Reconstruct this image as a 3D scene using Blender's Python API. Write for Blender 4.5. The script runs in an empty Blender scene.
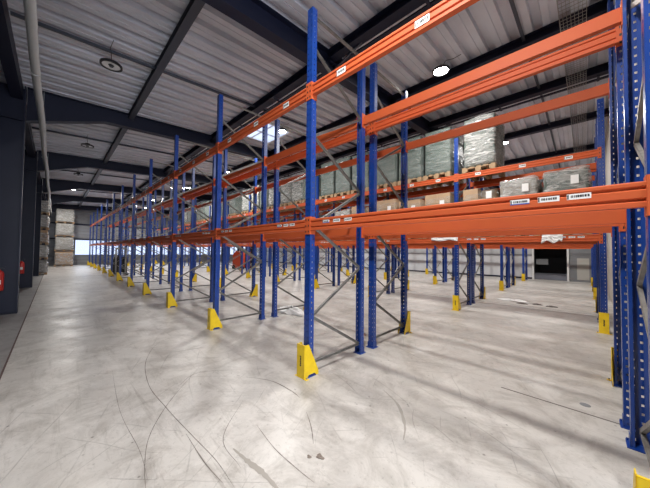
import bpy, math, random
from mathutils import Vector, Matrix
random.seed(7)
S = bpy.context.scene
COL = S.collection
PI = math.pi

# ------------------------------------------------------------------ materials
def mat(name, col, rough=.5, metal=0., bump=None, var=None, spec=.5, coat=0., trans=0., alpha=1.):
    m = bpy.data.materials.new(name); m.use_nodes = True
    nt = m.node_tree; b = nt.nodes['Principled BSDF']
    b.inputs['Base Color'].default_value = (*col, 1)
    b.inputs['Roughness'].default_value = rough
    b.inputs['Metallic'].default_value = metal
    b.inputs['Specular IOR Level'].default_value = spec
    b.inputs['Coat Weight'].default_value = coat
    b.inputs['Transmission Weight'].default_value = trans
    b.inputs['Alpha'].default_value = alpha
    tc = nt.nodes.new('ShaderNodeTexCoord')
    if var:                                   # (scale, second colour, low, high)
        sc, c2, lo, hi = var
        n = nt.nodes.new('ShaderNodeTexNoise'); n.inputs['Scale'].default_value = sc; n.inputs['Detail'].default_value = 6
        nt.links.new(tc.outputs['Object'], n.inputs['Vector'])
        r = nt.nodes.new('ShaderNodeValToRGB'); r.color_ramp.elements[0].position = lo; r.color_ramp.elements[1].position = hi
        r.color_ramp.elements[0].color = (*col, 1); r.color_ramp.elements[1].color = (*c2, 1)
        nt.links.new(n.outputs['Fac'], r.inputs['Fac']); nt.links.new(r.outputs['Color'], b.inputs['Base Color'])
    if bump:
        sc, st, d = bump
        n = nt.nodes.new('ShaderNodeTexNoise'); n.inputs['Scale'].default_value = sc; n.inputs['Detail'].default_value = 5
        nt.links.new(tc.outputs['Object'], n.inputs['Vector'])
        bp = nt.nodes.new('ShaderNodeBump'); bp.inputs['Strength'].default_value = st; bp.inputs['Distance'].default_value = d
        nt.links.new(n.outputs['Fac'], bp.inputs['Height']); nt.links.new(bp.outputs['Normal'], b.inputs['Normal'])
    return m

def emit(name, col, st):
    m = bpy.data.materials.new(name); m.use_nodes = True
    nt = m.node_tree; nt.nodes.clear()
    e = nt.nodes.new('ShaderNodeEmission'); e.inputs['Color'].default_value = (*col, 1); e.inputs['Strength'].default_value = st
    o = nt.nodes.new('ShaderNodeOutputMaterial'); nt.links.new(e.outputs[0], o.inputs[0])
    return m

BLUE = mat('blue_paint', (.007, .042, .235), .32, 0, coat=.25, var=(9, (.010, .052, .28), .3, .7))
ORANGE = mat('orange_paint', (.57, .108, .029), .60, 0, coat=0, spec=.35, var=(6, (.56, .10, .03), .35, .7))
GALV = mat('galvanised_steel', (.42, .42, .40), .45, .6, var=(14, (.28, .27, .25), .3, .7))
YELLOW = mat('yellow_paint', (.86, .60, .012), .45, 0, var=(8, (.72, .48, .01), .45, .75))
NAVY = mat('navy_steel_paint', (.008, .0105, .028), .5, 0, var=(2, (.011, .014, .034), .3, .7), spec=.3)
BRACE = mat('dull_galvanised_brace', (.30, .29, .27), .5, .3, var=(14, (.20, .19, .175), .3, .7))
PURLIN = mat('grey_blue_steel_paint', (.06, .068, .09), .5, .2)
DECK = mat('roof_sheet', (.64, .66, .73), .45, .1, var=(.8, (.50, .52, .58), .35, .7))
PIPE = mat('grey_pipe', (.42, .43, .43), .45)
CREAM = mat('cream_panel', (.58, .54, .48), .6, var=(1.3, (.46, .40, .36), .4, .75))
PALE = mat('pale_panel', (.62, .64, .66), .5, var=(1, (.54, .55, .56), .4, .7))
GREYP = mat('grey_panel', (.22, .23, .24), .55, var=(1, (.18, .18, .19), .4, .7))
BLACK = mat('black_plastic', (.012, .012, .014), .45)
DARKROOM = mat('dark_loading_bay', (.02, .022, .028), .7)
WHITEP = mat('white_paint', (.75, .75, .74), .4)
REFLECT = mat('lamp_reflector', (.85, .86, .88), .25, .2)
LABELW = mat('label_paper', (.85, .85, .84), .6)
LABELB = mat('label_ink', (.03, .03, .035), .6)
LABELBLUE = mat('label_blue_edge', (.04, .10, .42), .5)
RED = mat('red_enamel', (.50, .02, .015), .35, coat=.4)
TRUCKRED = mat('truck_red', (.75, .09, .02), .4, coat=.3)
RUBBER = mat('rubber', (.015, .015, .016), .8)
WOOD = mat('pallet_wood', (.42, .28, .16), .8, var=(12, (.28, .18, .10), .35, .7))
CARTON = mat('brown_carton', (.46, .31, .19), .75, var=(3, (.38, .25, .15), .4, .7))
GREENC = mat('grey_green_goods', (.055, .085, .070), .6, var=(1.6, (.12, .145, .13), .4, .65))
WHITEC = mat('white_goods', (.36, .35, .32), .6, var=(4, (.24, .21, .17), .45, .7))
LAMP_ON = emit('lamp_light', (1, .98, .95), 60)
def glazing():
    m = bpy.data.materials.new('glazing'); m.use_nodes = True
    nt = m.node_tree; nt.nodes.clear(); N = nt.nodes.new
    t = N('ShaderNodeBsdfTransparent'); t.inputs[0].default_value = (.93, .96, 1, 1)
    g = N('ShaderNodeBsdfGlossy'); g.inputs['Roughness'].default_value = .05
    x = N('ShaderNodeMixShader'); x.inputs[0].default_value = .06; o = N('ShaderNodeOutputMaterial')
    nt.links.new(t.outputs[0], x.inputs[1]); nt.links.new(g.outputs[0], x.inputs[2]); nt.links.new(x.outputs[0], o.inputs[0])
    return m
GLASS = glazing()
OPAL = bpy.data.materials.new('opal_rooflight_sheet'); OPAL.use_nodes = True
_n = OPAL.node_tree; _n.nodes.clear(); _t = _n.nodes.new('ShaderNodeBsdfTranslucent'); _t.inputs[0].default_value = (.93, .95, 1, 1)
_o = _n.nodes.new('ShaderNodeOutputMaterial'); _n.links.new(_t.outputs[0], _o.inputs[0])

def wrap_mat(name, amount, tint):
    m = bpy.data.materials.new(name); m.use_nodes = True
    nt = m.node_tree; b = nt.nodes['Principled BSDF']; out = nt.nodes['Material Output']
    b.inputs['Base Color'].default_value = (*tint, 1); b.inputs['Roughness'].default_value = .22
    b.inputs['Specular IOR Level'].default_value = .8
    t = nt.nodes.new('ShaderNodeBsdfTransparent'); mx = nt.nodes.new('ShaderNodeMixShader')
    tc = nt.nodes.new('ShaderNodeTexCoord')
    mp = nt.nodes.new('ShaderNodeMapping'); mp.inputs['Scale'].default_value = (1.6, 1.6, 7)
    mp.inputs['Rotation'].default_value = (.35, .3, 0)
    n = nt.nodes.new('ShaderNodeTexNoise'); n.inputs['Scale'].default_value = 2.6; n.inputs['Detail'].default_value = 7
    n.inputs['Distortion'].default_value = 1.2
    nt.links.new(tc.outputs['Object'], mp.inputs[0]); nt.links.new(mp.outputs[0], n.inputs['Vector'])
    r = nt.nodes.new('ShaderNodeMapRange'); r.inputs[1].default_value = .38; r.inputs[2].default_value = .68
    r.inputs[3].default_value = amount * .45; r.inputs[4].default_value = min(1, amount * 1.9)
    nt.links.new(n.outputs['Fac'], r.inputs[0]); nt.links.new(r.outputs[0], mx.inputs[0])
    bp = nt.nodes.new('ShaderNodeBump'); bp.inputs['Strength'].default_value = .9; bp.inputs['Distance'].default_value = .05
    nt.links.new(n.outputs['Fac'], bp.inputs['Height']); nt.links.new(bp.outputs[0], b.inputs['Normal'])
    nt.links.new(t.outputs[0], mx.inputs[1]); nt.links.new(b.outputs[0], mx.inputs[2]); nt.links.new(mx.outputs[0], out.inputs[0])
    return m
WRAP = wrap_mat('stretch_film', .17, (.55, .60, .58))
WRAPW = wrap_mat('dense_stretch_film', .42, (.58, .58, .56))

def floor_mat(name, c1, c2, c3, rough):
    m = bpy.data.materials.new(name); m.use_nodes = True
    nt = m.node_tree; b = nt.nodes['Principled BSDF']; N = nt.nodes.new; Lk = nt.links.new
    g = N('ShaderNodeNewGeometry')
    def noise(scale, det=8, dist=0, vec=None, rough_=.6):
        n = N('ShaderNodeTexNoise'); n.inputs['Scale'].default_value = scale; n.inputs['Detail'].default_value = det
        n.inputs['Distortion'].default_value = dist; n.inputs['Roughness'].default_value = rough_
        Lk(vec or g.outputs['Position'], n.inputs['Vector']); return n.outputs['Fac']
    def ramp(f, lo, hi, a=0., bb=1.):
        r = N('ShaderNodeMapRange'); Lk(f, r.inputs[0]); r.inputs[1].default_value = lo; r.inputs[2].default_value = hi
        r.inputs[3].default_value = a; r.inputs[4].default_value = bb; return r.outputs[0]
    def mix(f, a, c):
        x = N('ShaderNodeMix'); x.data_type = 'RGBA'; Lk(f, x.inputs[0])
        if isinstance(a, tuple): x.inputs[6].default_value = (*a, 1)
        else: Lk(a, x.inputs[6])
        x.inputs[7].default_value = (*c, 1); return x.outputs[2]
    base = mix(ramp(noise(.55, 6, .6), .35, .7), c1, c2)
    base = mix(ramp(noise(2.3, 10, 1.0, rough_=.72), .46, .68, 0, .65), base, c3)
    base = mix(ramp(noise(.9, 12, 1.6, rough_=.75), .50, .62, 0, .35), base, tuple(min(1, x*1.25) for x in c1))
    mp = N('ShaderNodeMapping'); mp.inputs['Scale'].default_value = (.5, 5, 1); mp.inputs['Rotation'].default_value = (0, 0, .25)
    Lk(g.outputs['Position'], mp.inputs[0])
    base = mix(ramp(noise(1.6, 12, .4, mp.outputs[0], .8), .54, .68, 0, .6), base, c3)
    dark = tuple(x * .42 for x in c3)
    base = mix(ramp(noise(6.5, 14, .8, rough_=.85), .57, .70, 0, .55), base, dark)
    base = mix(ramp(noise(24, 6, .3, rough_=.85), .56, .72, 0, .5), base, dark)
    # hairline scuffs
    for sc, rot in ((1.1, .9), (1.5, -.5), (.8, 2.0)):
        mp = N('ShaderNodeMapping'); mp.inputs['Rotation'].default_value = (0, 0, rot); Lk(g.outputs['Position'], mp.inputs[0])
        w = N('ShaderNodeTexWave'); w.inputs['Scale'].default_value = sc; w.inputs['Distortion'].default_value = 9
        w.inputs['Detail'].default_value = 2; w.inputs['Detail Scale'].default_value = .35
        Lk(mp.outputs[0], w.inputs['Vector'])
        a = ramp(w.outputs['Fac'], .9965, 1.0, 0, 1)
        k = ramp(noise(.9 * sc + .3, 4), .50, .62, 0, .42)
        mu = N('ShaderNodeMath'); mu.operation = 'MULTIPLY'; Lk(a, mu.inputs[0]); Lk(k, mu.inputs[1])
        base = mix(mu.outputs[0], base, tuple(x * .4 for x in c3))
    # fine speckle: small chips and grit
    v = N('ShaderNodeTexVoronoi'); v.inputs['Scale'].default_value = 9; v.inputs['Randomness'].default_value = 1
    Lk(g.outputs['Position'], v.inputs['Vector'])
    a = ramp(v.outputs['Distance'], .05, .13, .75, 0); k = ramp(noise(1.3, 5), .46, .6)
    mu = N('ShaderNodeMath'); mu.operation = 'MULTIPLY'; Lk(a, mu.inputs[0]); Lk(k, mu.inputs[1])
    base = mix(mu.outputs[0], base, dark)
    Lk(base, b.inputs['Base Color'])
    Lk(ramp(noise(1.7, 6, .5), .3, .75, rough, rough + .24), b.inputs['Roughness'])
    bp = N('ShaderNodeBump'); bp.inputs['Strength'].default_value = .12; bp.inputs['Distance'].default_value = .01
    Lk(noise(30, 6), bp.inputs['Height']); Lk(bp.outputs[0], b.inputs['Normal'])
    return m
FLOOR = floor_mat('worn_concrete', (.60, .575, .54), (.47, .445, .41), (.27, .245, .215), .28)
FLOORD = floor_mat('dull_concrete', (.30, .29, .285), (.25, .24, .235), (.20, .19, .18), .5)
JOINT = mat('joint_filler', (.10, .06, .055), .8)
JOINTG = mat('grey_joint', (.16, .14, .13), .8)
SCUFF = mat('rubber_scuff', (.19, .165, .15), .7)
STAIN = mat('soft_stain', (.36, .335, .30), .7)
FILMW = mat('white_film', (.80, .80, .79), .35, bump=(18, .6, .03))
DUST = mat('grey_dust', (.16, .14, .13), .9)

# ------------------------------------------------------------------ mesh builder
class MB:
    def __init__(s): s.v = []; s.f = []; s.m = []
    def poly(s, pts, faces, mi=0):
        o = len(s.v); s.v += [tuple(p) for p in pts]
        for f in faces: s.f.append([o + i for i in f]); s.m.append(mi)
        return s
    def box(s, x0, x1, y0, y1, z0, z1, mi=0):
        p = [(x0,y0,z0),(x1,y0,z0),(x1,y1,z0),(x0,y1,z0),(x0,y0,z1),(x1,y0,z1),(x1,y1,z1),(x0,y1,z1)]
        return s.poly(p, [(0,3,2,1),(4,5,6,7),(0,1,5,4),(1,2,6,5),(2,3,7,6),(3,0,4,7)], mi)
    def bar(s, a, b, w, h, up=(0,0,1), mi=0):
        a, b = Vector(a), Vector(b); d = (b - a).normalized(); u = Vector(up)
        if abs(d.dot(u)) > .98: u = Vector((1,0,0))
        r = d.cross(u).normalized() * w / 2; u = r.cross(d).normalized() * h / 2
        p = [a-r-u, a+r-u, a+r+u, a-r+u, b-r-u, b+r-u, b+r+u, b-r+u]
        return s.poly(p, [(0,3,2,1),(4,5,6,7),(0,1,5,4),(1,2,6,5),(2,3,7,6),(3,0,4,7)], mi)
    def tube(s, pts, r, n=8, mi=0):
        pts = [Vector(p) for p in pts]; o = len(s.v)
        for i, p in enumerate(pts):
            d = (pts[min(i+1, len(pts)-1)] - pts[max(i-1, 0)]).normalized()
            u = Vector((0,0,1)) if abs(d.z) < .9 else Vector((1,0,0))
            a = d.cross(u).normalized(); b = a.cross(d).normalized()
            for k in range(n):
                t = 2*PI*k/n; s.v.append(tuple(p + (a*math.cos(t) + b*math.sin(t))*r))
        for i in range(len(pts)-1):
            for k in range(n):
                s.f.append([o+i*n+k, o+i*n+(k+1)%n, o+(i+1)*n+(k+1)%n, o+(i+1)*n+k]); s.m.append(mi)
        s.f.append([o+k for k in range(n)][::-1]); s.m.append(mi)
        s.f.append([o+(len(pts)-1)*n+k for k in range(n)]); s.m.append(mi)
        return s
    def prism(s, prof, axis, a, b, mi=0):          # closed profile of 2-D points swept along an axis
        def P(q, t):
            return {'x': (t, q[0], q[1]), 'y': (q[0], t, q[1]), 'z': (q[0], q[1], t)}[axis]
        n = len(prof); pts = [P(q, a) for q in prof] + [P(q, b) for q in prof]
        fs = [(i, (i+1) % n, n+(i+1) % n, n+i) for i in range(n)] + [tuple(range(n))[::-1], tuple(range(n, 2*n))]
        return s.poly(pts, fs, mi)
    def lathe(s, prof, c=(0,0,0), n=24, mi=0):
        o = len(s.v)
        for r, z in prof:
            for k in range(n):
                t = 2*PI*k/n; s.v.append((c[0]+r*math.cos(t), c[1]+r*math.sin(t), c[2]+z))
        for i in range(len(prof)-1):
            for k in range(n):
                s.f.append([o+i*n+k, o+i*n+(k+1)%n, o+(i+1)*n+(k+1)%n, o+(i+1)*n+k]); s.m.append(mi)
        return s
    def mesh(s, name, mats, bevel=0, smooth=False, solid=0):
        me = bpy.data.meshes.new(name); me.from_pydata(s.v, [], s.f)
        for m in (mats if isinstance(mats, (list, tuple)) else [mats]): me.materials.append(m)
        me.polygons.foreach_set('material_index', s.m)
        import bmesh
        bm = bmesh.new(); bm.from_mesh(me)
        if solid:
            bmesh.ops.remove_doubles(bm, verts=bm.verts, dist=1e-5)
            bmesh.ops.solidify(bm, geom=bm.faces[:], thickness=solid)
        bmesh.ops.recalc_face_normals(bm, faces=bm.faces)
        if bevel: bmesh.ops.bevel(bm, geom=bm.edges[:], offset=bevel, segments=2, affect='EDGES', profile=.5, clamp_overlap=True)
        if smooth:
            for f in bm.faces: f.smooth = True
        bm.to_mesh(me); bm.free(); me.update()
        return me
    def build(s, name, mats, parent=None, **k):
        o = bpy.data.objects.new(name, s.mesh(name, mats, **k)); COL.objects.link(o)
        if parent: o.parent = parent
        return o
def put(name, me, parent=None, loc=(0,0,0)):
    o = bpy.data.objects.new(name, me); COL.objects.link(o); o.location = loc
    if parent: o.parent = parent
    return o
def tag(o, label=None, cat=None, group=None, kind=None):
    if label: o['label'] = label
    if cat: o['category'] = cat
    if group: o['group'] = group
    if kind: o['kind'] = kind
    return o
def empty(name, loc=(0,0,0), rz=0):
    o = bpy.data.objects.new(name, None); COL.objects.link(o); o.location = loc; o.rotation_euler = (0,0,rz)
    o.empty_display_size = .1; return o
def copy_tree(o, parent=None):
    c = o.copy(); COL.objects.link(c); c.parent = parent
    for ch in list(o.children): copy_tree(ch, c)
    return c
def struct(o): o['kind'] = 'structure'; return o

# ------------------------------------------------------------------ plan
L = 2.8556
NB = 12                                   # bays
D = 1.1
ROW = {'A': 0., 'B': 1.4498, 'C': 5.603, 'D': 7.053, 'E': 11.206, 'F': 12.656, 'G': 16.81}   # y of each frame's nearer upright
ORD = ['first','second','third','fourth','fifth','sixth','seventh','eighth','ninth','tenth','eleventh','twelfth','thirteenth']
RN = dict(zip('ABCDEFG', ORD))
TOP = 4.864
XE = -36.2                                # end wall
YW = 18.75                                # back wall
def roofz(y): return 5.70 + .055 * ((y if y < 8.5 else 17 - y) + 2.9)

# ------------------------------------------------------------------ shell
fl = MB().box(XE-.1, 8, -2.78, YW+.1, -.2, 0); struct(fl.build('floor', FLOOR))
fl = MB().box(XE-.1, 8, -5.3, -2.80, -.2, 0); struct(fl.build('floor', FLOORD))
struct(MB().box(XE, 8, -2.80, -2.78, -.2, .0008).build('trim_1', JOINT))
for n, y, xa in ((2, 1.44, -1.0), (3, 7.74, XE)):
    struct(MB().box(xa, .28, y-.011, y+.011, -.01, .0009).build('trim_%d' % n, JOINTG))

def ribbon(name, pts, w, m):
    # smooth curve through points, thin raised strip with tapered ends
    P = [Vector((x, y, 0)) for x, y in pts]; Q = []
    P = [P[0]*2-P[1]] + P + [P[-1]*2-P[-2]]
    for i in range(1, len(P)-2):
        for k in range(8):
            t = k/8; a, b, c, d = P[i-1:i+3]
            Q.append(.5*((2*b)+(c-a)*t+(2*a-5*b+4*c-d)*t*t+(3*b-a-3*c+d)*t**3))
    Q.append(P[-2]); mb = MB(); n = len(Q); vs = []
    for i, q in enumerate(Q):
        d = (Q[min(i+1, n-1)]-Q[max(i-1, 0)]).normalized(); r = Vector((-d.y, d.x, 0))
        ww = w/2*(.25+.75*math.sin(PI*i/(n-1)))*(random.uniform(.6, 1.2))
        vs += [q+r*ww+Vector((0,0,.0011)), q-r*ww+Vector((0,0,.0011))]
    mb.poly(vs, [(2*i, 2*i+1, 2*i+3, 2*i+2) for i in range(n-1)])
    o = mb.build(name, m); o.parent = bpy.data.objects['floor']; return o
SC = [([(-5.7,-.53),(-5.56,-1.03),(-4.84,-1.38),(-4.01,-1.53),(-3.32,-1.52),(-2.71,-1.48),(-2.3,-1.45),(-1.98,-1.46)], .008),
      ([(-4.09,-.9),(-3.54,-1.37),(-3.22,-1.6),(-2.92,-1.76),(-2.6,-1.85),(-2.3,-1.9)], .007),
      ([(-3.36,-.61),(-3.05,-.44),(-2.71,-.41),(-2.51,-.43)], .014),
      ([(-2.27,-.55),(-2.07,-.67),(-1.9,-.8)], .012),
      ([(-2.44,-1.01),(-2.09,-1.06),(-1.79,-1.06),(-1.62,-1.05)], .008),
      ([(-2.77,-1.51),(-2.34,-1.52),(-2.05,-1.5)], .008),
      ([(-4.77,-1.78),(-3.6,-1.86),(-2.83,-1.84),(-2.46,-1.86)], .004),
      ([(-4.78,-.57),(-4.89,-.99)], .012),
      ([(-3.6,-.55),(-3.9,-1.0),(-3.7,-1.3)], .007), ([(-2.9,-.9),(-2.5,-1.3),(-2.1,-1.35)], .006)]
for p, w in SC: ribbon('tyre_scuff', p, w, SCUFF)
ribbon('tyre_smear', [(-2.32,-1.30),(-2.1,-1.28),(-1.94,-1.26),(-1.7,-1.26)], .05, STAIN)
ribbon('tyre_smear', [(-1.96,.37),(-1.69,.22),(-1.48,-.03),(-1.39,-.22)], .03, STAIN)

# corrugated sheets of the roof, profile along X swept along Y
def deck(x0, x1, y0, y1):
    mb = MB(); xs = []; p = .4
    k = math.floor(x0/p)
    while k*p < x1:
        b = k*p
        for dx, dz in ((0, 0), (.105, 0), (.110, .012), (.122, .012), (.127, 0), (.235, 0), (.25, .095), (.375, .095), (.3999, 0)):
            x = b+dx
            if x0 <= x <= x1 and (not xs or x > xs[-1][0]+1e-4): xs.append((x, dz))
        k += 1
    n = len(xs)
    top = [(x, y0, roofz(y0)+dz) for x, dz in xs] + [(x, y1, roofz(y1)+dz) for x, dz in xs]
    mb.poly(top, [(i, i+1, n+i+1, n+i) for i in range(n-1)])
    up = [(xs[0][0], y0, roofz(y0)+.16), (xs[-1][0], y0, roofz(y0)+.16), (xs[-1][0], y1, roofz(y1)+.16), (xs[0][0], y1, roofz(y1)+.16)]
    mb.poly(up, [(0,1,2,3)])
    return mb
R0, R1 = XE-.1, 8.
SX0, SX1, SY0, SY1 = -9.45, -7.95, 2.1, 3.6
rf = MB()
for (a, b, c, d) in ((R0, R1, -5.3, SY0), (R0, SX0, SY0, SY1), (SX1, R1, SY0, SY1), (R0, R1, SY1, 8.5), (R0, R1, 8.5, YW+.1)):
    q = deck(a, b, c, d); rf.poly(q.v, q.f)
struct(rf.build('ceiling', DECK))
z0 = roofz(SY0)
w = empty('window_1', ((SX0+SX1)/2, (SY0+SY1)/2, z0)); struct(w)
hx, hy = (SX1-SX0)/2, (SY1-SY0)/2
f = MB()
for x in (-hx, hx): f.box(x-.03, x+.03, -hy, hy, -.02, .16)
for y in (-hy, hy): f.box(-hx, hx, y-.03, y+.03, -.02, .16)
f.box(-.025, .025, -hy, hy, -.03, .03); f.box(-hx, hx, -.02, .02, -.03, .03)
f.build('window_frame', WHITEP, w)
MB().box(-hx, hx, -hy, hy, -.012, -.006).build('pane', OPAL, w)

# walls
struct(MB().box(XE-.1, 8, -5.4, -5.2, 0, 6).build('wall_left', NAVY))
def ribbed(x0, x1, y, z0, z1, pitch=.25, d=.03):       # vertical ribs on a wall facing -Y
    mb = MB(); x = x0; pr = []
    while x < x1-1e-6:
        for dx, dy in ((0, 0), (.12, 0), (.145, -d), (.225, -d), (.25, 0)):
            xx = x+dx*pitch/.25
            if xx <= x1: pr.append((xx, y+dy))
        x += pitch
    pr += [(x1, y+.08), (x0, y+.08)]
    return mb.prism(pr, 'z', z0, z1)
bw = empty('wall_back', (0,0,0)); struct(bw)
ribbed(XE, -2.62, YW, 0, 1.45, .5, .02).build('lower_cladding', PALE, bw)
ribbed(XE, -2.62, YW, 1.55, 3.1, .5, .02).build('upper_cladding', mat('grey_white_panel', (.45, .46, .47), .5), bw)
MB().box(XE, -2.62, YW-.05, YW+.06, 1.45, 1.55).build('sheeting_rail', GREYP, bw)
ribbed(XE, 8, YW, 3.1, 6.1, .5, .03).build('high_cladding', GREYP, bw)
MB().box(XE, -2.62, YW-.06, YW+.06, 0, .10).build('plinth', NAVY, bw)
MB().box(-1.0, 8, YW-.02, YW+.08, 0, 3.1).build('side_panel', GREYP, bw)
MB().box(-.62, -.12, YW-.03, YW-.019, .12, 1.35).build('patch_panel', mat('warm_grey_panel', (.45, .44, .40), .6), bw)
MB().box(-2.62, -1.0, YW-.02, YW+.08, 2.7, 3.1).build('door_head', GREYP, bw)
dr = empty('door_1', (-1.81, YW, 0)); struct(dr)
for x in (-.81, .81): MB().box(x-.045, x+.045, -.12, .12, 0, 2.7).build('door_jamb', WHITEP, dr)
MB().box(-.81, .81, -.1, .1, 2.62, 2.7).build('door_head_trim', WHITEP, dr)
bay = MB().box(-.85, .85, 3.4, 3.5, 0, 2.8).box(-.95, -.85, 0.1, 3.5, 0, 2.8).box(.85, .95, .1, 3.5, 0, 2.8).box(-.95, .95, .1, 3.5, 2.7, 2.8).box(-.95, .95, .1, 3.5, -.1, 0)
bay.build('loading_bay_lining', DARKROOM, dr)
MB().box(-.8, .8, .3, 1.6, .0, .32).build('dock_leveller', mat('dock_steel', (.20, .21, .25), .6), dr)
MB().box(-.75, -.15, .8, 1.2, .9, 1.25).build('control_box', GREYP, dr)

# end wall with strip of windows
ew = empty('wall_end', (XE, 0, 0)); struct(ew)
def hrib(y0, y1, z0, z1):
    pr = []; z = z0
    while z < z1-1e-6:
        for dz, dx in ((0, .0), (.16, 0), (.18, .02), (.31, .02), (.333, 0)):
            if z+dz <= z1: pr.append((dx, z+dz))
        z += .3333
    pr += [(-.1, z1), (-.1, z0)]
    return MB().prism(pr, 'y', y0, y1)
hrib(-5.3, YW, 0, .95).build('lower_cladding', GREYP, ew)
hrib(-5.3, -1.0, .95, 2.5).build('side_cladding', GREYP, ew)
hrib(-5.3, YW, 2.5, 4.0).build('middle_cladding', mat('grey_wall_sheet', (.30, .31, .33), .5), ew)
hrib(-5.3, YW, 4.0, 6.2).build('upper_cladding', GREYP, ew)
MB().box(-.02, .12, -5.3, YW, 3.95, 4.08).build('sheeting_rail', NAVY, ew)
MB().box(-.02, .12, -5.3, YW, 2.5, 2.6).build('sheeting_rail', NAVY, ew)
for i in range(8):
    y = -1.0 + i*2.47
    w = empty('window_%d' % (i+2), (XE, y, .95)); struct(w)
    f = MB().box(-.08, .06, 0, .06, 0, 1.55).box(-.08, .06, 2.41, 2.47, 0, 1.55).box(-.08, .06, 0, 2.47, 0, .05).box(-.08, .06, 0, 2.47, 1.5, 1.55).box(-.06, .04, 1.21, 1.25, 0, 1.55)
    f.build('window_frame', GREYP, w)
    MB().box(-.03, -.02, .06, 2.41, .05, 1.5).build('pane', GLASS, w)

# right hand cream wall close behind the rack ends
rw = MB(); pr = []; y = 0.4
while y < YW-.25:
    for dy, dx in ((0, 0), (.15, 0), (.17, .035), (.28, .035), (.3, 0)): pr.append((.34+dx, y+dy))
    y += .3
pr += [(.5, y), (.5, .4)]
rw.prism(pr, 'z', 0, 6.35); struct(rw.build('wall_right', CREAM))
# wall behind the camera, beyond the front aisle
be = empty('wall_near', (0,0,0)); struct(be)
MB().box(.34, 8, .4, .5, 0, 6).build('side_wall', GREYP, be)
MB().box(7.9, 8, -5.3, -2.9, 0, 6).build('side_wall', GREYP, be)
MB().box(7.9, 8, -2.9, .5, 4.2, 6).build('door_lintel', GREYP, be)

# steel portal frames
RX = [-4.25, -10.4, -16.6, -22.85, -29.1, -35.3]
def beamI(mb, x, ys, zt, zb, fw=.11):
    # I section running along Y through stations ys with top/bottom heights
    for i in range(len(ys)-1):
        y0, y1 = ys[i], ys[i+1]
        def slab(x0, x1, a0, a1, b0, b1):
            p = [(x0,y0,a0),(x1,y0,a0),(x1,y1,a1),(x0,y1,a1),(x0,y0,b0),(x1,y0,b0),(x1,y1,b1),(x0,y1,b1)]
            mb.poly(p, [(0,3,2,1),(4,5,6,7),(0,1,5,4),(1,2,6,5),(2,3,7,6),(3,0,4,7)])
        slab(x-fw, x+fw, zb[i], zb[i+1], zb[i]+.02, zb[i+1]+.02)
        slab(x-.008, x+.008, zb[i]+.02, zb[i+1]+.02, zt[i]-.02, zt[i+1]-.02)
        slab(x-fw, x+fw, zt[i]-.02, zt[i+1]-.02, zt[i], zt[i+1])
n = 4
for x in RX:
    mb = MB(); ys = [-2.95, -1.4, 8.5, YW]
    beamI(mb, x, ys, [roofz(a)-.005 for a in ys], [4.82, roofz(-1.4)-.43, roofz(8.5)-.43, roofz(YW)-.43])
    struct(mb.build('trim_%d' % n, NAVY)); n += 1
    # column: H section with deep web, flange facing the aisle
    c = MB()
    c.box(x-.13, x+.13, -2.99, -2.965, 0, roofz(-3)-.01).box(x-.13, x+.13, -3.66, -3.635, 0, roofz(-3.6)-.01)
    c.box(x-.01, x+.01, -3.64, -2.985, 0, roofz(-3.6)-.01)
    c.box(x+.01, x+.13, -3.64, -2.985, 4.80, 4.82).box(x+.01, x+.13, -3.64, -2.985, .0, .02)
    struct(c.build('trim_%d' % n, NAVY)); n += 1
# navy cladding boards standing between the columns and the left wall
for i, x in enumerate(RX):
    struct(MB().box(x-.06, x+.0, -5.2, -3.66, 0, roofz(-5)-.02).build('trim_%d' % n, NAVY)); n += 1

# eaves beam behind the column line
struct(MB().box(XE, 7.8, -3.22, -3.02, roofz(-3.1)-.34, roofz(-3.1)-.01).build('trim_%d' % n, NAVY)); n += 1
# purlins along X
for k, y in enumerate([-.8, 1.75, 4.4, 6.95, 9.9, 12.9, 15.9]):
    z = roofz(y)-.004; mb = MB()
    h, wd = (.15, .07) if k == 0 else (.20, .10)
    mb.box(XE, 7.8, y-wd, y+wd, z-.012, z-.001).box(XE, 7.8, y-wd, y+wd, z-h, z-h+.012).box(XE, 7.8, y-.008, y+.008, z-h+.012, z-.012)
    if k in (1, 2, 3):
        mb.box(XE, 7.8, y+wd+.02, y+wd+.10, z-h-.05, z-h-.02)
        x = XE+1
        while x < 7: mb.box(x, x+.05, y-wd, y+wd+.10, z-h-.07, z-h-.05); x += 2.07
    struct(mb.build('trim_%d' % n, PURLIN if k == 0 else NAVY)); n += 1
# light bracing strips across the bays, half way between portals
for i in range(len(RX)):
    x = RX[i]+3.12
    mb = MB()
    ys = [-3.0, 8.5, YW]
    for a, b in ((-3.0, 8.5), (8.5, YW)):
        mb.bar((x, a, roofz(a)-.04), (x, b, roofz(b)-.04), .05, .05)
    struct(mb.build('trim_%d' % n, PURLIN)); n += 1
# diagonal stays from purlin to rafter
for x in RX[:3]:
    mb = MB()
    for y in (1.75, 4.4, 6.95):
        mb.bar((x+.05, y+.05, roofz(y)-.42), (x+1.0, y+.05, roofz(y)-.15), .035, .035)
    struct(mb.build('trim_%d' % n, PURLIN)); n += 1

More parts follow.
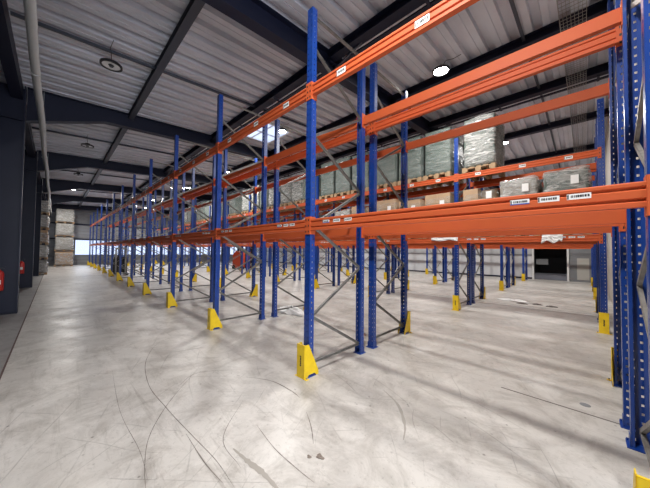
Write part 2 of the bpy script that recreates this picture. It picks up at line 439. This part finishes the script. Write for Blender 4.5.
# wire mesh cable tray on the right
ct = MB()
ya, yb = 2.9, 13.5
X0, X1 = -.55, -.2
y = ya
for i in range(8): x = X0+(X1-X0)*i/7; ct.bar((x, ya, roofz(ya)-.30), (x, 8.4, roofz(8.4)-.30), .006, .006); ct.bar((x, 8.4, roofz(8.4)-.30), (x, yb, roofz(yb)-.30), .006, .006)
for x in (X0, X1):
    for dz in (.05, .1): ct.bar((x, ya, roofz(ya)-.30+dz), (x, 8.4, roofz(8.4)-.30+dz), .006, .006)
while y < yb:
    z = roofz(y)-.30; ct.bar((X0, y, z), (X1, y, z), .006, .006)
    for x in (X0, X1): ct.bar((x, y, z), (x, y, z+.1), .006, .006)
    y += .1
t = empty('cable_tray', (0,0,0)); ct.build('wire_basket', GALV, t)
for y in (4.4, 6.95, 9.9, 12.9):
    for x in (X0, X1): MB().bar((x, y, roofz(y)-.31), (x, y, roofz(y)-.19), .012, .012).build('hanger', GALV, t)
tag(t, 'wire mesh cable tray hanging under the roof beside the right wall', 'cable tray')

# pipe along the eaves
pp = MB(); xs = [6.0+(-42.0)*i/60 for i in range(61)]
pp.tube([(x, -2.665+.010*math.sin(x*1.1), 4.70+.008*math.sin(x*2.0)) for x in xs], .058, 12)
t = empty('eaves_pipe', (0,0,0)); pp.build('pipe_run', PIPE, t, smooth=True)
for x in (-.9, -4.0, -7.1, -10.2, -13.3, -16.4):
    MB().lathe([(.060,-.02),(.069,-.02),(.069,.02),(.060,.02)], n=14).bar((-.07,0,0),(-.95,0,0),.010,.010).build('pipe_clip', PIPE, t).matrix_local = Matrix.Translation((x, -2.665+.010*math.sin(x*1.1), 4.70+.008*math.sin(x*2.0))) @ Matrix.Rotation(PI/2, 4, 'Y')
tag(t, 'long grey pipe running under the roof along the left row of columns', 'pipe')
for c in t.children:
    if c.name.startswith('pipe_clip'): c.rotation_euler = (0, PI/2, 0)

# drooping conduit near the end wall
t = MB().tube([(XE+.3, .3, 3.6), (XE+.3, .3, 4.9), (XE+.32, .6, 5.15), (XE+.32, 3.5, 5.3)], .04, 8).build('wall_conduit', PIPE, smooth=True)
tag(t, 'pale conduit dropping down the far end wall above the windows', 'conduit')

# ------------------------------------------------------------------ racking: frames
def upright_mesh(near):
    mb = MB(); W = .05; Dp = .041; pit = .075; n = int(TOP/pit)
    if near:
        def plate(fn, us, holes):      # grid of a plate with slots in the given u cells
            zs = [0.]
            for k in range(n): b = .03+k*pit; zs += [b, b+.020]
            zs.append(TOP)
            for j in range(len(zs)-1):
                slot = j % 2 == 1
                for i in range(len(us)-1):
                    if slot and i in holes: continue
                    mb.poly([fn(us[i], zs[j]), fn(us[i+1], zs[j]), fn(us[i+1], zs[j+1]), fn(us[i], zs[j+1])], [(0,1,2,3)])
        plate(lambda u, z: (u, -Dp, z), [-W, -.034, -.017, .017, .034, W], (1, 3))
        plate(lambda u, z: (-W, u, z), [-Dp, -.006, .006, Dp], (1,))
        plate(lambda u, z: (W, u, z), [-Dp, -.006, .006, Dp], (1,))
        plate(lambda u, z: (u, Dp, z), [-W, -.028], ())
        plate(lambda u, z: (u, Dp, z), [.028, W], ())
        return mb.mesh('upright', BLUE, solid=.0025)
    mb.prism([(-W,-Dp),(W,-Dp),(W,Dp),(.028,Dp),(.028,Dp-.003),(W-.003,Dp-.003),(W-.003,-Dp+.003),(-W+.003,-Dp+.003),(-W+.003,Dp-.003),(-.028,Dp-.003),(-.028,Dp),(-W,Dp)], 'z', 0, TOP)
    return mb.mesh('upright', BLUE)
UP_N, UP_F = upright_mesh(True), upright_mesh(False)
def brace_segs():
    seg = []; z = .15; far = True
    while z+.6 < 4.8:
        a = (0, D-.03 if far else .03, z); b = (0, .03 if far else D-.03, z+.6)
        seg.append((a, b)); z += .6; far = not far
    return seg
BR = brace_segs()
def SH(k, i): return (.030 if k == 'B' else .045) if i == 0 and k in 'AB' else 0.   # end frames stand slightly further right
def channel(mb, a, b):
    mb.bar(a, b, .036, .004, up=(1,0,0))
    a, b = Vector(a), Vector(b); d = (b-a).normalized(); s_ = d.cross(Vector((1,0,0))).normalized()*.016
    off = Vector((.0125, 0, 0))
    for sg in (-1, 1): mb.bar(a+s_*sg+off, b+s_*sg+off, .004, .025, up=(1,0,0))
FP = MB().box(-.075, .075, -.075, .075, 0, .006)
for sx in (-1, 1): FP.box(sx*.055-.002, sx*.055+.002, -.05, .05, .006, .09)
for x, y in ((-.064, .062), (.064, -.062)): FP.lathe([(.001,.022),(.009,.022),(.009,.006)], (x, y, 0), 6)
FPM = FP.mesh('foot_plate', BLUE)
def make_frame(near):
    r = empty('rack_frame')
    a = put('upright', UP_N if near else UP_F, r)
    b = put('upright', UP_N if near else UP_F, r, (0, D, 0)); b.rotation_euler = (0, 0, PI)
    if near:
        for p, q in BR:
            m = MB(); channel(m, p, q); m.build('brace', BRACE, r)
        m = MB(); channel(m, (0, .03, .15), (0, D-.03, .15)); m.build('brace', BRACE, r)
        m = MB(); channel(m, (0, .03, 4.78), (0, D-.03, 4.78)); m.build('brace', BRACE, r)
        put('foot_plate', FPM, r); put('foot_plate', FPM, r, (0, D, 0))
    else:
        m = MB()
        for p, q in BR: channel(m, p, q)
        channel(m, (0, .03, .15), (0, D-.03, .15)); m.build('bracing', BRACE, r)
    return r
FN, FF = make_frame(True), make_frame(False); used = set()
def inst(proto):
    if proto.name not in used: used.add(proto.name); return proto
    return copy_tree(proto)
ROWFRAME = {k: 'blue upright frame of the %s rack row, %%s' % RN[k] for k in 'ABCDEFG'}
for k in 'ABCDEFG':
    for i in range(NB+1):
        near = (i <= 4 and k in 'AB') or (i <= 2 and k in 'CD')
        o = inst(FN if near else FF); o.location = (-i*L+SH(k, i), ROW[k], 0)
        pl = 'nearest the camera by the right wall' if i == 0 else '%s from the right wall' % ORD[i]
        if i == NB: pl = 'last one by the end wall'
        tag(o, ROWFRAME[k] % pl, 'rack frame', 'upright frames of the %s rack row' % RN[k])

# post guards
def guard_mesh():
    mb = MB(); H = .42; t = .006; y0 = -.135; W = .072
    mb.box(-W, W, y0, y0+t, 0, H)
    # side cheeks: tall at the front, sloping down to the back, notch at the foot
    for sx in (-1, 1):
        x0, x1 = (W-t, W) if sx > 0 else (-W, -W+t)
        mb.prism([(y0, 0), (y0+.05, 0), (y0+.08, .035), (.05, .035), (.075, 0), (.115, 0), (.115, .05), (-.06, H), (y0, H)], 'x', x0, x1)
        mb.box(sx*W, sx*(W+.04), y0, y0+.05, 0, .006)
    mb.box(-W, W, y0, y0+.02, H-.004, H)
    return mb
G0 = empty('post_guard')
guard_mesh().build('guard_body', YELLOW, G0)
mk = MB()
for j, (a, b) in enumerate(((.05,.07),(.075,.10),(.105,.12),(.125,.16),(.165,.18))):
    mk.box(-.012+.004*(j % 2), .012, -.1365, -.1352, .10+a, .10+b)
mk.build('printed_mark', BLACK, G0)
bl = MB()
for sx in (-1, 1): bl.lathe([(.001,.026),(.008,.026),(.008,.006)], (sx*.092, -.11, 0), 6)
bl.build('anchor_bolt', GALV, G0)
GF = empty('post_guard'); guard_mesh().build('guard_body', YELLOW, GF)
for k in 'ABCDEFG':
    for i in range(NB+1):
        front = k in 'ACEG'
        if k in 'EFG' and i > 8: continue
        near = i <= 2 and k in 'ABC'
        o = inst(G0 if near else GF)
        o.location = (-i*L+(SH(k, i) if k == 'B' else -.008*(i == 0)), ROW[k] if front else ROW[k]+D, 0); o.rotation_euler = (0, 0, 0 if front else PI)
        pl = 'nearest the right wall' if i == 0 else '%s post from the right wall' % ORD[i]
        tag(o, 'yellow guard of the %s rack row, %s' % (RN[k], pl), 'post guard', 'yellow guards of the %s rack row' % RN[k])

# beams: a stepped box section with two grooves, local x from 0 to L, face towards -y
BH = .145
prof = [(-.044, 0), (-.044, .026), (-.032, .034), (-.032, .044), (-.044, .052), (-.044, .094), (-.032, .102), (-.032, .112), (-.044, .120),
        (-.044, .138), (-.040, BH), (-.012, BH), (-.010, .118), (.012, .118), (.014, .116), (.014, 0)]
BX0, BX1 = .053, L-.053
BODY = MB().prism([(a, b-BH/2) for a, b in prof], 'x', BX0, BX1).mesh('beam_body', ORANGE)
def connector():
    mb = MB()
    mb.box(-.003, .003, -.045, .045, -.125, .105).box(-.052, .0, -.051, -.047, -.125, .105)
    for j in range(3):
        z = -.09+.075*j; mb.lathe([(.001,.0),(.006,.0),(.006,.003)], (0,0,0), 6)
        mb.box(-.036, -.020, -.0535, -.0505, z-.012, z+.012, 1)
    return mb.mesh('end_connector', [ORANGE, BLACK])
CON = connector()
def label_mesh(seed, blue):
    rnd = random.Random(seed); mb = MB()
    mb.box(-.055, .055, -.0445, -.0425, -.018, .018)
    mb.box(-.053, -.046, -.0452, -.0445, -.014, .014, 1)
    x = -.036
    while x < .044:
        w = rnd.choice((.004, .006, .009)); mb.box(x, x+w, -.0452, -.0445, -.006, .009, 1); x += w+rnd.choice((.002, .004))
    if blue: mb.box(-.055, .055, -.0453, -.0445, -.018, -.011, 2)
    return mb.mesh('location_label', [LABELW, LABELB, LABELBLUE])
LBM = [label_mesh(s, s == 0) for s in range(3)]
LAB_LOW = [.33, .50, .67, 2.23, 2.385, 2.53]       # along the beam from its left end
LAB_UP = [.55, 1.52, 2.35]
def make_beam(near, low):
    r = empty('rack_beam')
    put('beam_body', BODY, r)
    if near:
        c1 = put('end_connector', CON, r, (BX1, 0, 0)); c1.scale = (-1, 1, 1)
        c2 = put('end_connector', CON, r, (BX0, 0, 0))
    for j, x in enumerate(LAB_LOW if low else LAB_UP):
        l = put('location_label', LBM[j % 3 if low else 1+j % 2], r, (x, 0, .022 if low else .0))
        if not low: l.scale = (1.25, 1, 1.9)
    return r
PB = {(n_, l_): make_beam(n_, l_) for n_ in (True, False) for l_ in (True, False)}
PLAIN = empty('rack_beam'); put('beam_body', BODY, PLAIN); put('end_connector', CON, PLAIN, (BX0, 0, 0)); c = put('end_connector', CON, PLAIN, (BX1, 0, 0)); c.scale = (-1, 1, 1)
SIMPLE = put('rack_beam', BODY)
ZL, ZU = 1.953, 3.738
HIDE = set()
for k in 'ABCDEFG':
    for i in range(NB):
        if k in 'EFG' and i > 7: continue
        for lev, z in (('lower', ZL), ('upper', ZU)):
            for side in (0, 1):
                if k in 'FG' and lev == 'upper': continue
                if k in 'EFG' and lev == 'upper' and i > 4: continue
                face = (side == 0) == (k in 'ACEG')     # beam on the aisle face of the row
                near = i <= 4 and k in 'ABC'
                if face: o = inst(PB[(near, lev == 'lower')])
                else: o = inst(PLAIN if near else SIMPLE)
                y = ROW[k]+side*D
                if side == 0: o.location = (-(i+1)*L, y, z); o.rotation_euler = (0, 0, 0)
                else: o.location = (-i*L+SH(k, i), y, z); o.rotation_euler = (0, 0, PI)
                o.scale.x = (L+SH(k, i))/L
                sd = 'near' if side == 0 else 'far'
                tag(o, 'orange %s beam, %s side of %s rack row, %s bay from right' % (lev, sd, RN[k], ORD[i]), 'rack beam',
                    '%s orange beams of the %s rack row' % (lev, RN[k]))
for p in list(PB.values())+[PLAIN, SIMPLE, FN, FF, G0, GF]:
    if p.name not in used:
        for c in list(p.children): bpy.data.objects.remove(c)
        bpy.data.objects.remove(p)

# ------------------------------------------------------------------ pallets and wrapped goods
def pallet_proto():
    r = empty('wooden_pallet')
    m = MB()
    for j in range(5): x = -.40+j*.175; m.box(x, x+.10, -.6, .6, .122, .144)
    for y in (-.6, -.07, .46): m.box(-.4, .4, y, y+.14, .10, .122)
    m.build('deck_boards', WOOD, r)
    bm_ = MB().box(0, .14, 0, .14, .022, .10).mesh('block', WOOD)
    for x in (-.40, -.07, .26):
        for y in (-.6, -.07, .46): put('block', bm_, r, (x, y, 0))
    m = MB()
    for x in (-.40, -.05, .30): m.box(x, x+.10, -.6, .6, 0, .022)
    m.build('skids', WOOD, r)
    return r
PAL = pallet_proto()
def noisebox(hx, hy, h, seed, amp, seg=(8, 10, 12), round_=.03, lean=0):
    # puffy box with sagging film
    rnd = random.Random(seed); mb = MB()
    ph = [rnd.uniform(0, 6.3) for _ in range(8)]
    nx, ny, nz = seg; idx = {}; vs = []
    def vert(i, j, k):
        if (i, j, k) in idx: return idx[(i, j, k)]
        u, v, w = i/nx*2-1, j/ny*2-1, k/nz
        x, y, z = u*hx, v*hy, w*h
        e = (abs(u) == 1)+(abs(v) == 1)+(w == 1)
        if e >= 2:
            x -= round_*u*(abs(u) == 1); y -= round_*v*(abs(v) == 1)
            if w == 1: z -= round_
        d = amp*(math.sin(9*z+ph[0]+3*y+2*x)+.7*math.sin(17*z+ph[1]-5*x)+.6*math.sin(7*x+8*y+ph[2]))
        if abs(u) == 1: x += d*u
        if abs(v) == 1: y += d*v
        if w == 1: z += amp*1.6*(math.sin(7*x+ph[3])+math.sin(9*y+ph[4]))
        x += lean*w
        idx[(i, j, k)] = len(vs); vs.append((x, y, z)); return idx[(i, j, k)]
    fs = []
    for i in range(nx):
        for k in range(nz):
            for j in (0, ny): fs.append((vert(i, j, k), vert(i+1, j, k), vert(i+1, j, k+1), vert(i, j, k+1)))
        for j in range(ny):
            for k in (0, nz): fs.append((vert(i, j, k), vert(i+1, j, k), vert(i+1, j+1, k), vert(i, j+1, k)))
    for j in range(ny):
        for k in range(nz):
            for i in (0, nx): fs.append((vert(i, j, k), vert(i, j+1, k), vert(i, j+1, k+1), vert(i, j, k+1)))
    mb.poly(vs, fs); return mb
def load_proto(seed, h, kind):
    rnd = random.Random(seed); r = empty('wrapped_load')
    hx, hy = .40, .585
    if kind == 'green':
        m = MB(); m.box(-hx+.03, hx-.03, -hy+.03, hy-.03, 0, h-.02)
        for j in range(5): z = h*(j+1)/6; m.box(-hx+.022, hx-.022, -hy+.022, hy-.022, z-.008, z+.008)
        m.build('packed_goods', GREENC, r, bevel=.012)
        noisebox(hx, hy, h, seed, .007).build('stretch_wrap', WRAP, r, smooth=True)
    elif kind == 'carton':
        m = MB(); rows = 4; lh = h/rows
        for a in range(rows):
            nx = 2
            for b in range(nx):
                for c in range(3):
                    x0 = -hx+.02+b*(2*hx-.04)/nx; y0 = -hy+.02+c*(2*hy-.04)/3; j = rnd.uniform(-.006, .006)
                    if a == rows-1 and rnd.random() < .2: continue
                    m.box(x0+.004+j, x0+(2*hx-.04)/nx-.004+j, y0+.004, y0+(2*hy-.04)/3-.004, a*lh+.002, (a+1)*lh-.002)
        m.build('cartons', CARTON, r, bevel=.008)
        noisebox(hx, hy, h*.93, seed, .006).build('stretch_wrap', WRAP, r, smooth=True)
    else:
        m = MB(); m.box(-hx+.03, hx-.03, -hy+.03, hy-.03, 0, h-.06)
        m.build('packed_goods', WHITEC if kind == 'white' else GREENC, r, bevel=.02)
        noisebox(hx+.01, hy, h, seed, .014).build('stretch_wrap', WRAPW, r, smooth=True)
    x = rnd.uniform(-.1, .2); z = h*rnd.uniform(.62, .75)
    MB().box(x, x+.13, -hy-.022, -hy-.019, z, z+.19).build('paper_label', LABELW, r)
    return r
LP = {}
def load(kind, h, seed):
    key = (kind, h, seed)
    if key not in LP: LP[key] = load_proto(seed, h, kind); return LP[key]
    return copy_tree(LP[key])
first_pal = [True]
def place_load(i, slot, z, kind, h, seed, label, group, k='C'):
    slots = {'left': .56, 'middle': 1.43, 'right': 2.30}
    x = -(i+1)*L+slots[slot]; y = ROW[k]+.55
    p = PAL if first_pal[0] else copy_tree(PAL); first_pal[0] = False
    p.location = (x, y, z+BH/2)
    lev = 'upper' if z > 3 else 'lower'
    row = 'third' if k == 'C' else 'fourth'
    tag(p, 'wooden pallet on %s beams of %s rack row, %s bay, %s slot' % (lev, row, ORD[i], slot), 'pallet', 'pallets on the %s beams of the %s rack row' % (lev, row))
    o = load(kind, h, seed); o.location = (x+random.uniform(-.02, .02), y, z+BH/2+.146)
    tag(o, label, 'wrapped goods', group)
for i in range(0, 9):
    for slot in ('left', 'middle', 'right'):
        if i == 0 and slot != 'left': continue
        if i == 5 and slot == 'middle': continue
        sd = random.choice((1, 2, 3)); h = random.choice((1.28, 1.34, 1.40))
        if i == 0: sd, h = 1, 1.40
        kind = 'silver' if (i == 0) else ('green' if i < 3 else random.choice(('green', 'silver', 'green')))
        place_load(i, slot, ZU, kind, h, sd, 'tall wrapped goods on upper beams of third row, %s bay, %s slot' % (ORD[i], slot), 'tall wrapped pallets on the upper beams')
kinds = {(0, 'left'): ('carton', 1.18), (0, 'middle'): ('white', 1.30), (0, 'right'): ('silver', 1.36), (1, 'right'): ('carton', 1.18), (1, 'middle'): ('carton', 1.10),
         (1, 'left'): ('carton', 1.22), (2, 'right'): ('carton', 1.15), (2, 'middle'): ('white', 1.1)}
for (i, slot), (kd, h) in kinds.items():
    nm = {'carton': 'brown cartons in clear film', 'white': 'white goods in crumpled film', 'silver': 'goods in shiny grey film'}[kd]
    place_load(i, slot, ZL, kd, h, 5+i, '%s, lower beams of third row, %s bay, %s slot' % (nm, ORD[i], slot), 'wrapped pallets on the lower beams')

# ------------------------------------------------------------------ tall stacks at the far left
def crumple(name, cx, cy, z, rx, ry, h, seed, m, n=26):
    rnd = random.Random(seed); ph = [rnd.uniform(0, 6.3) for _ in range(6)]; mb = MB(); vs = []; fs = []
    rings = 9
    for j in range(rings+1):
        t = j/rings
        for k in range(n):
            a = 2*PI*k/n; rr = math.sin(PI/2*(1-t))*(1+.22*math.sin(3*a+ph[0])+.13*math.sin(7*a+ph[1]+4*t)+.08*rnd.uniform(-1, 1))
            zz = h*(1-(1-t)**2)*(.75+.35*math.sin(4*a+ph[2]+6*t)+.12*rnd.uniform(-1, 1)) if j else 0
            vs.append((cx+rx*rr*math.cos(a), cy+ry*rr*math.sin(a), z+max(0, zz)))
    for j in range(rings):
        for k in range(n): fs.append((j*n+k, j*n+(k+1) % n, (j+1)*n+(k+1) % n, (j+1)*n+k))
    fs.append(tuple(range(n))[::-1]); fs.append(tuple(rings*n+k for k in range(n)))
    mb.poly(vs, fs); return mb.build(name, m, smooth=True)

def big_stack(x, y, hx, hy, layers, where, seed):
    z = 0.
    for j, (h, kd) in enumerate(layers):
        r = empty('wrapped_bale', (x, y, z))
        m = MB(); m.box(-hx+.05, hx-.05, -hy+.05, hy-.05, .13, h-.04); m.build('packed_goods', {'w': WHITEC, 'c': CARTON, 'g': GREENC}[kd], r, bevel=.03)
        nb = noisebox(hx, hy, h-.24, seed+j, .022, (10, 10, 7)); nb.v = [(a, b, c+.12) for a, b, c in nb.v]
        nb.build('stretch_wrap', WRAPW, r, smooth=True)
        m = MB()
        for yy in (-hy, -.07, hy-.14): m.box(-hx, hx, yy, yy+.14, 0, .09)
        m.box(-hx, hx, -hy, hy, .09, .12); m.build('pallet_base', WOOD, r)
        pos = 'at the bottom of its stack' if j == 0 else ('topmost of its stack' if j == len(layers)-1 else '%s layer up' % ORD[j])
        tag(r, 'film wrapped bale %s, %s' % (where, pos), 'wrapped bale', 'bales %s' % where); z += h
big_stack(-34.4, -1.76, .62, .62, [(1.35, 'c'), (1.3, 'w'), (1.25, 'w'), (1.3, 'w')], 'stacked in front of the end wall', 40)
big_stack(-24.3, -3.0, .55, .36, [(.92, 'w'), (.92, 'w'), (.92, 'c'), (.92, 'w'), (.88, 'w')], 'stacked beside the far left column', 60)

# ------------------------------------------------------------------ fire extinguishers
def extinguisher(loc, s, label):
    r = empty('fire_extinguisher', loc)
    m = MB().lathe([(.001,0),(.07,0),(.078,.02),(.078,.40),(.065,.45),(.03,.48),(.022,.50),(.001,.50)], n=18)
    m.build('cylinder_body', RED, r, smooth=True)
    MB().box(.066, .081, -.035, .035, .16, .26).build('instruction_sheet', LABELW, r)
    MB().box(-.015, .015, -.02, .02, .50, .54).bar((0,-.02,.545),(0,.09,.58),.02,.008).bar((0,-.02,.52),(0,.08,.53),.02,.008).build('valve_handle', BLACK, r)
    MB().tube([(0,-.02,.52),(.02,-.08,.50),(.03,-.105,.40),(.03,-.105,.18),(.03,-.10,.10)], .010, 8).build('hose', BLACK, r, smooth=True)
    MB().box(-.10, -.085, -.05, .05, .1, .45).build('wall_bracket', RED, r)
    r.scale = (s, s, s); return tag(r, label, 'fire extinguisher', 'fire extinguishers on the left columns')
for x, lb in ((-10.4, 'red fire extinguisher on the nearest dark column at the left edge'), (-16.6, 'red fire extinguisher on the second dark column from the left edge')):
    bx = struct(MB().box(x+.011, x+.03, -3.64, -2.985, 0, roofz(-3.6)-.02).build('trim_%d' % n, NAVY)); n += 1
    extinguisher((x+.13, -3.27, .58), 1.0, lb)

# ------------------------------------------------------------------ lamps
def lamp(x, y, z, on, label, power=0):
    r = empty('high_bay_lamp', (x, y, z))
    MB().lathe([(.001,.09),(.07,.09),(.08,.05),(.17,.035),(.19,.02),(.19,-.02),(.155,-.02),(.155,0)], n=28).build('housing', BLACK, r, smooth=False)
    if on:
        MB().lathe([(.001,-.005),(.155,-.005)], n=28).build('light_disc', LAMP_ON, r)
    else:
        MB().lathe([(.05,.0),(.155,-.006)], n=28).build('reflector', REFLECT, r)
        MB().lathe([(.001,-.03),(.035,-.03),(.045,0),(.05,0)], n=16).build('sensor', BLACK, r)
    dz = roofz(y)-z
    MB().bar((0,0,.09),(0,0,dz-.01),.008,.008).build('suspension_wire', GALV, r)
    MB().tube([(.02,0,.09),(.12,-.02,.18),(.3,-.05,dz*.6),(.45,-.02,dz-.04)], .006, 6).build('power_cord', BLACK, r)
    if on and power:
        ld = bpy.data.lights.new('lamp_light', 'AREA'); ld.shape = 'DISK'; ld.size = .30; ld.energy = power; ld.color = (1, .97, .93)
        lo = bpy.data.objects.new('lamp_light', ld); COL.objects.link(lo); lo.parent = r; lo.location = (0, 0, -.03)
        ld.spread = PI
    return tag(r, label, 'lamp', 'high bay lamps under the roof')
for j, (x, y, z) in enumerate(((-7.3, -1.63, 5.45), (-13.5, -1.6, 5.45), (-19.0, -1.6, 5.45))):
    lamp(x, y, z, False, 'unlit round high bay lamp over the left aisle, %s from the camera' % ORD[j])
PW = 175
lamp(-1.1, -1.63, 5.45, True, 'lit round lamp over the front aisle above the camera', 250)
lamp(5.1, -1.63, 5.45, True, 'lit round lamp over the front aisle behind the camera', 250)
lamp(-25.0, -1.62, 5.6, True, 'lit round high bay lamp over the left aisle before the end wall', PW*.8)
lamp(-31.2, -1.62, 5.6, True, 'lit round high bay lamp over the left aisle nearest the end wall', PW*.8)
for j, (x, y) in enumerate(((-2.64, 3.9), (-7.95, 3.2), (-14.2, 4.15), (-19.8, 4.0), (-27.0, 3.6), (-32.5, 4.0))):
    lamp(x, y, 5.88, True, 'lit round lamp over the aisle behind second rack row, %s from right' % ORD[j], PW)
for j, x in enumerate((-2.5, -8.6, -14.8, -21.0, -27.2)):
    lamp(x, 9.8, 5.9, True, 'lit round lamp over the aisle behind fourth rack row, %s from right' % ORD[j], PW)
for j, x in enumerate((-2.2, -8.4, -14.6, -20.8)):
    lamp(x, 15.2, 5.75, True, 'lit round lamp over the aisle before the back wall, %s from right' % ORD[j], PW)

# ------------------------------------------------------------------ trucks
def wheel(mb, x, y, z, r, w):
    mb.prism([(x+r*math.cos(2*PI*k/18), z+r*math.sin(2*PI*k/18)) for k in range(18)], 'y', y-w/2, y+w/2)
t = empty('reach_truck', (-21.35, 9.0, 0), .25)
MB().prism([(-.65,.12),(.65,.12),(.65,.95),(.45,1.5),(-.25,1.55),(-.6,1.2)], 'y', -.55, .55).build('body', TRUCKRED, t, bevel=.04)
m = MB()
for y in (-.3, .3): m.box(.68, .80, y-.05, y+.05, .1, 2.6)
for z in (.5, 1.5, 2.5): m.box(.70, .78, -.3, .3, z, z+.08)
m.build('mast', BLACK, t)
m = MB()
for x in (-.55, .45):
    for y in (-.48, .48): m.bar((x, y, 1.15), (x*.9, y, 2.15), .06, .06)
m.box(-.6, .5, -.52, .52, 2.12, 2.18); m.build('overhead_guard', BLACK, t)
m = MB()
for y in (-.25, .25): m.box(.80, 1.9, y-.06, y+.06, .08, .13)
m.build('fork', GALV, t)
m = MB(); [wheel(m, x, y, .17, .17, .16) for x in (-.45, .5) for y in (-.5, .5)]; m.build('wheel', RUBBER, t)
MB().box(-.35, .1, -.25, .25, 1.5, 1.62).box(-.42, -.33, -.25, .25, 1.45, 1.95).build('seat', BLACK, t, bevel=.02)
tag(t, 'red lift truck standing behind the racks, seen through the front rows', 'lift truck')
t = empty('pallet_stacker', (-21.4, .62, 0), PI/2*0)
MB().prism([(-.75,.1),(-.1,.1),(-.1,.95),(-.35,1.1),(-.75,.8)], 'y', -.36, .36).build('body', BLACK, t, bevel=.03)
m = MB()
for y in (-.25, .25): m.box(-.08, .0, y-.04, y+.04, .1, 1.7)
m.box(-.07, -.01, -.25, .25, 1.6, 1.7).build('mast', GALV, t)
m = MB()
for y in (-.2, .2): m.box(.0, .95, y-.07, y+.07, .06, .12)
m.build('fork', GALV, t)
m = MB(); [wheel(m, x, y, .08, .08, .08) for x, y in ((-.5, -.25), (-.5, .25), (.85, -.2), (.85, .2))]; m.build('wheel', RUBBER, t)
MB().bar((-.7, 0, .8), (-1.0, 0, 1.15), .04, .04).bar((-1.0, -.15, 1.15), (-1.0, .15, 1.15), .04, .04).build('tiller', BLACK, t)
tag(t, 'dark pedestrian stacker parked low inside the front rack row far down', 'pallet stacker')

# ------------------------------------------------------------------ film scraps and litter
o = crumple('plastic_film_heap', -5.75, 1.99, .001, .42, .22, .16, 3, FILMW)
tag(o, 'crumpled clear plastic film heap on the floor between the front rack rows', 'plastic film')
o = crumple('plastic_film_scrap', -2.0, 8.55, .001, .45, .24, .05, 5, FILMW)
tag(o, 'flat white film scrap on the floor of the far aisle', 'plastic film')
for j, (x, y, a, b) in enumerate(((-1.72, 8.12, .14, .09), (-1.36, 8.32, .12, .10), (-1.02, 8.2, .14, .09))):
    o = crumple('dust_pile', x, y, .001, a, b, .03, 11+j, DUST, 14)
    tag(o, 'small grey dust pile beside the white film scrap, %s from the left' % ORD[j], 'dust pile', 'dust piles in the far aisle')
o = crumple('paper_scrap', -1.76, -.86, .001, .035, .022, .012, 21, mat('brown_paper', (.22, .18, .15), .8), 12)
tag(o, 'small crumpled brown scrap on the floor in the foreground', 'scrap')
o = crumple('paper_scrap', -1.82, -.92, .001, .02, .014, .01, 23, bpy.data.materials['brown_paper'], 12)
tag(o, 'tiny brown scrap just left of the larger foreground scrap', 'scrap')
t = MB().lathe([(.001,.004),(.035,.004),(.045,.002),(.045,0)], (0,0,0), 20).build('floor_cap', GREYP); t.location = (-.28, 1.65, 0)
tag(t, 'small round grey floor cap near the right wall', 'floor cap')
def sheet(name, x, y, z, w, h, label, seed):
    rnd = random.Random(seed); mb = MB(); nx, nz = 8, 6; vs = []
    for j in range(nz+1):
        for i in range(nx+1):
            vs.append((x+w*i/nx+.01*rnd.uniform(-1,1), y-.02-.015*rnd.random()*(j+1)/2, z-h*j/nz*(.85+.18*math.sin(i*1.3+seed))))
    mb.poly(vs, [(j*(nx+1)+i, j*(nx+1)+i+1, (j+1)*(nx+1)+i+1, (j+1)*(nx+1)+i) for j in range(nz) for i in range(nx)])
    o = mb.build(name, FILMW, solid=.002); return tag(o, label, 'plastic film')
sheet('hanging_film', -.98, ROW['C']-.045, ZL+.09, .36, .20, 'white film flap hanging over the lower beam of the third rack row', 2)
sheet('hanging_film', -3.55, ROW['C']-.045, ZL+.085, .75, .10, 'torn clear film draped over the lower beam, second bay of third row', 4)

# ------------------------------------------------------------------ light
W = bpy.data.worlds.new('World'); S.world = W; W.use_nodes = True
bg = W.node_tree.nodes['Background']; bg.inputs['Color'].default_value = (.72, .80, 1, 1); bg.inputs['Strength'].default_value = 1.6
def area(name, loc, rot, sx, sy, e, col):
    ld = bpy.data.lights.new(name, 'AREA'); ld.shape = 'RECTANGLE'; ld.size = sx; ld.size_y = sy; ld.energy = e; ld.color = col
    o = bpy.data.objects.new(name, ld); COL.objects.link(o); o.location = loc; o.rotation_euler = rot; return o
area('daylight_door', (7.95, -1.2, 2.1), (0, PI/2, 0), 4.1, 3.3, 560, (.84, .9, 1))
area('daylight_windows', (XE-.12, 8.3, 1.75), (0, -PI/2, 0), 1.4, 19, 260, (.86, .92, 1))

# ------------------------------------------------------------------ camera
f, yaw, pitch, roll = 265.37, -.7764, .0268, .0105
F = Vector((math.sin(yaw)*math.cos(pitch), math.cos(yaw)*math.cos(pitch), math.sin(pitch)))
r0 = Vector((math.cos(yaw), -math.sin(yaw), 0)); u0 = r0.cross(F)
rt = math.cos(roll)*r0+math.sin(roll)*u0; up = -math.sin(roll)*r0+math.cos(roll)*u0
cd = bpy.data.cameras.new('camera'); cam = bpy.data.objects.new('camera', cd); COL.objects.link(cam)
M = Matrix((rt, up, -F)).transposed().to_4x4(); M.translation = Vector((-.2586, -2.3583, 1.6111)); cam.matrix_world = M
cd.sensor_fit = 'HORIZONTAL'; cd.sensor_width = 36; cd.lens = 36*f/650; cd.clip_start = .05; cd.clip_end = 200
S.camera = cam
S.view_settings.view_transform = 'Standard'; S.view_settings.look = 'None'; S.view_settings.exposure = 0; S.view_settings.gamma = 1
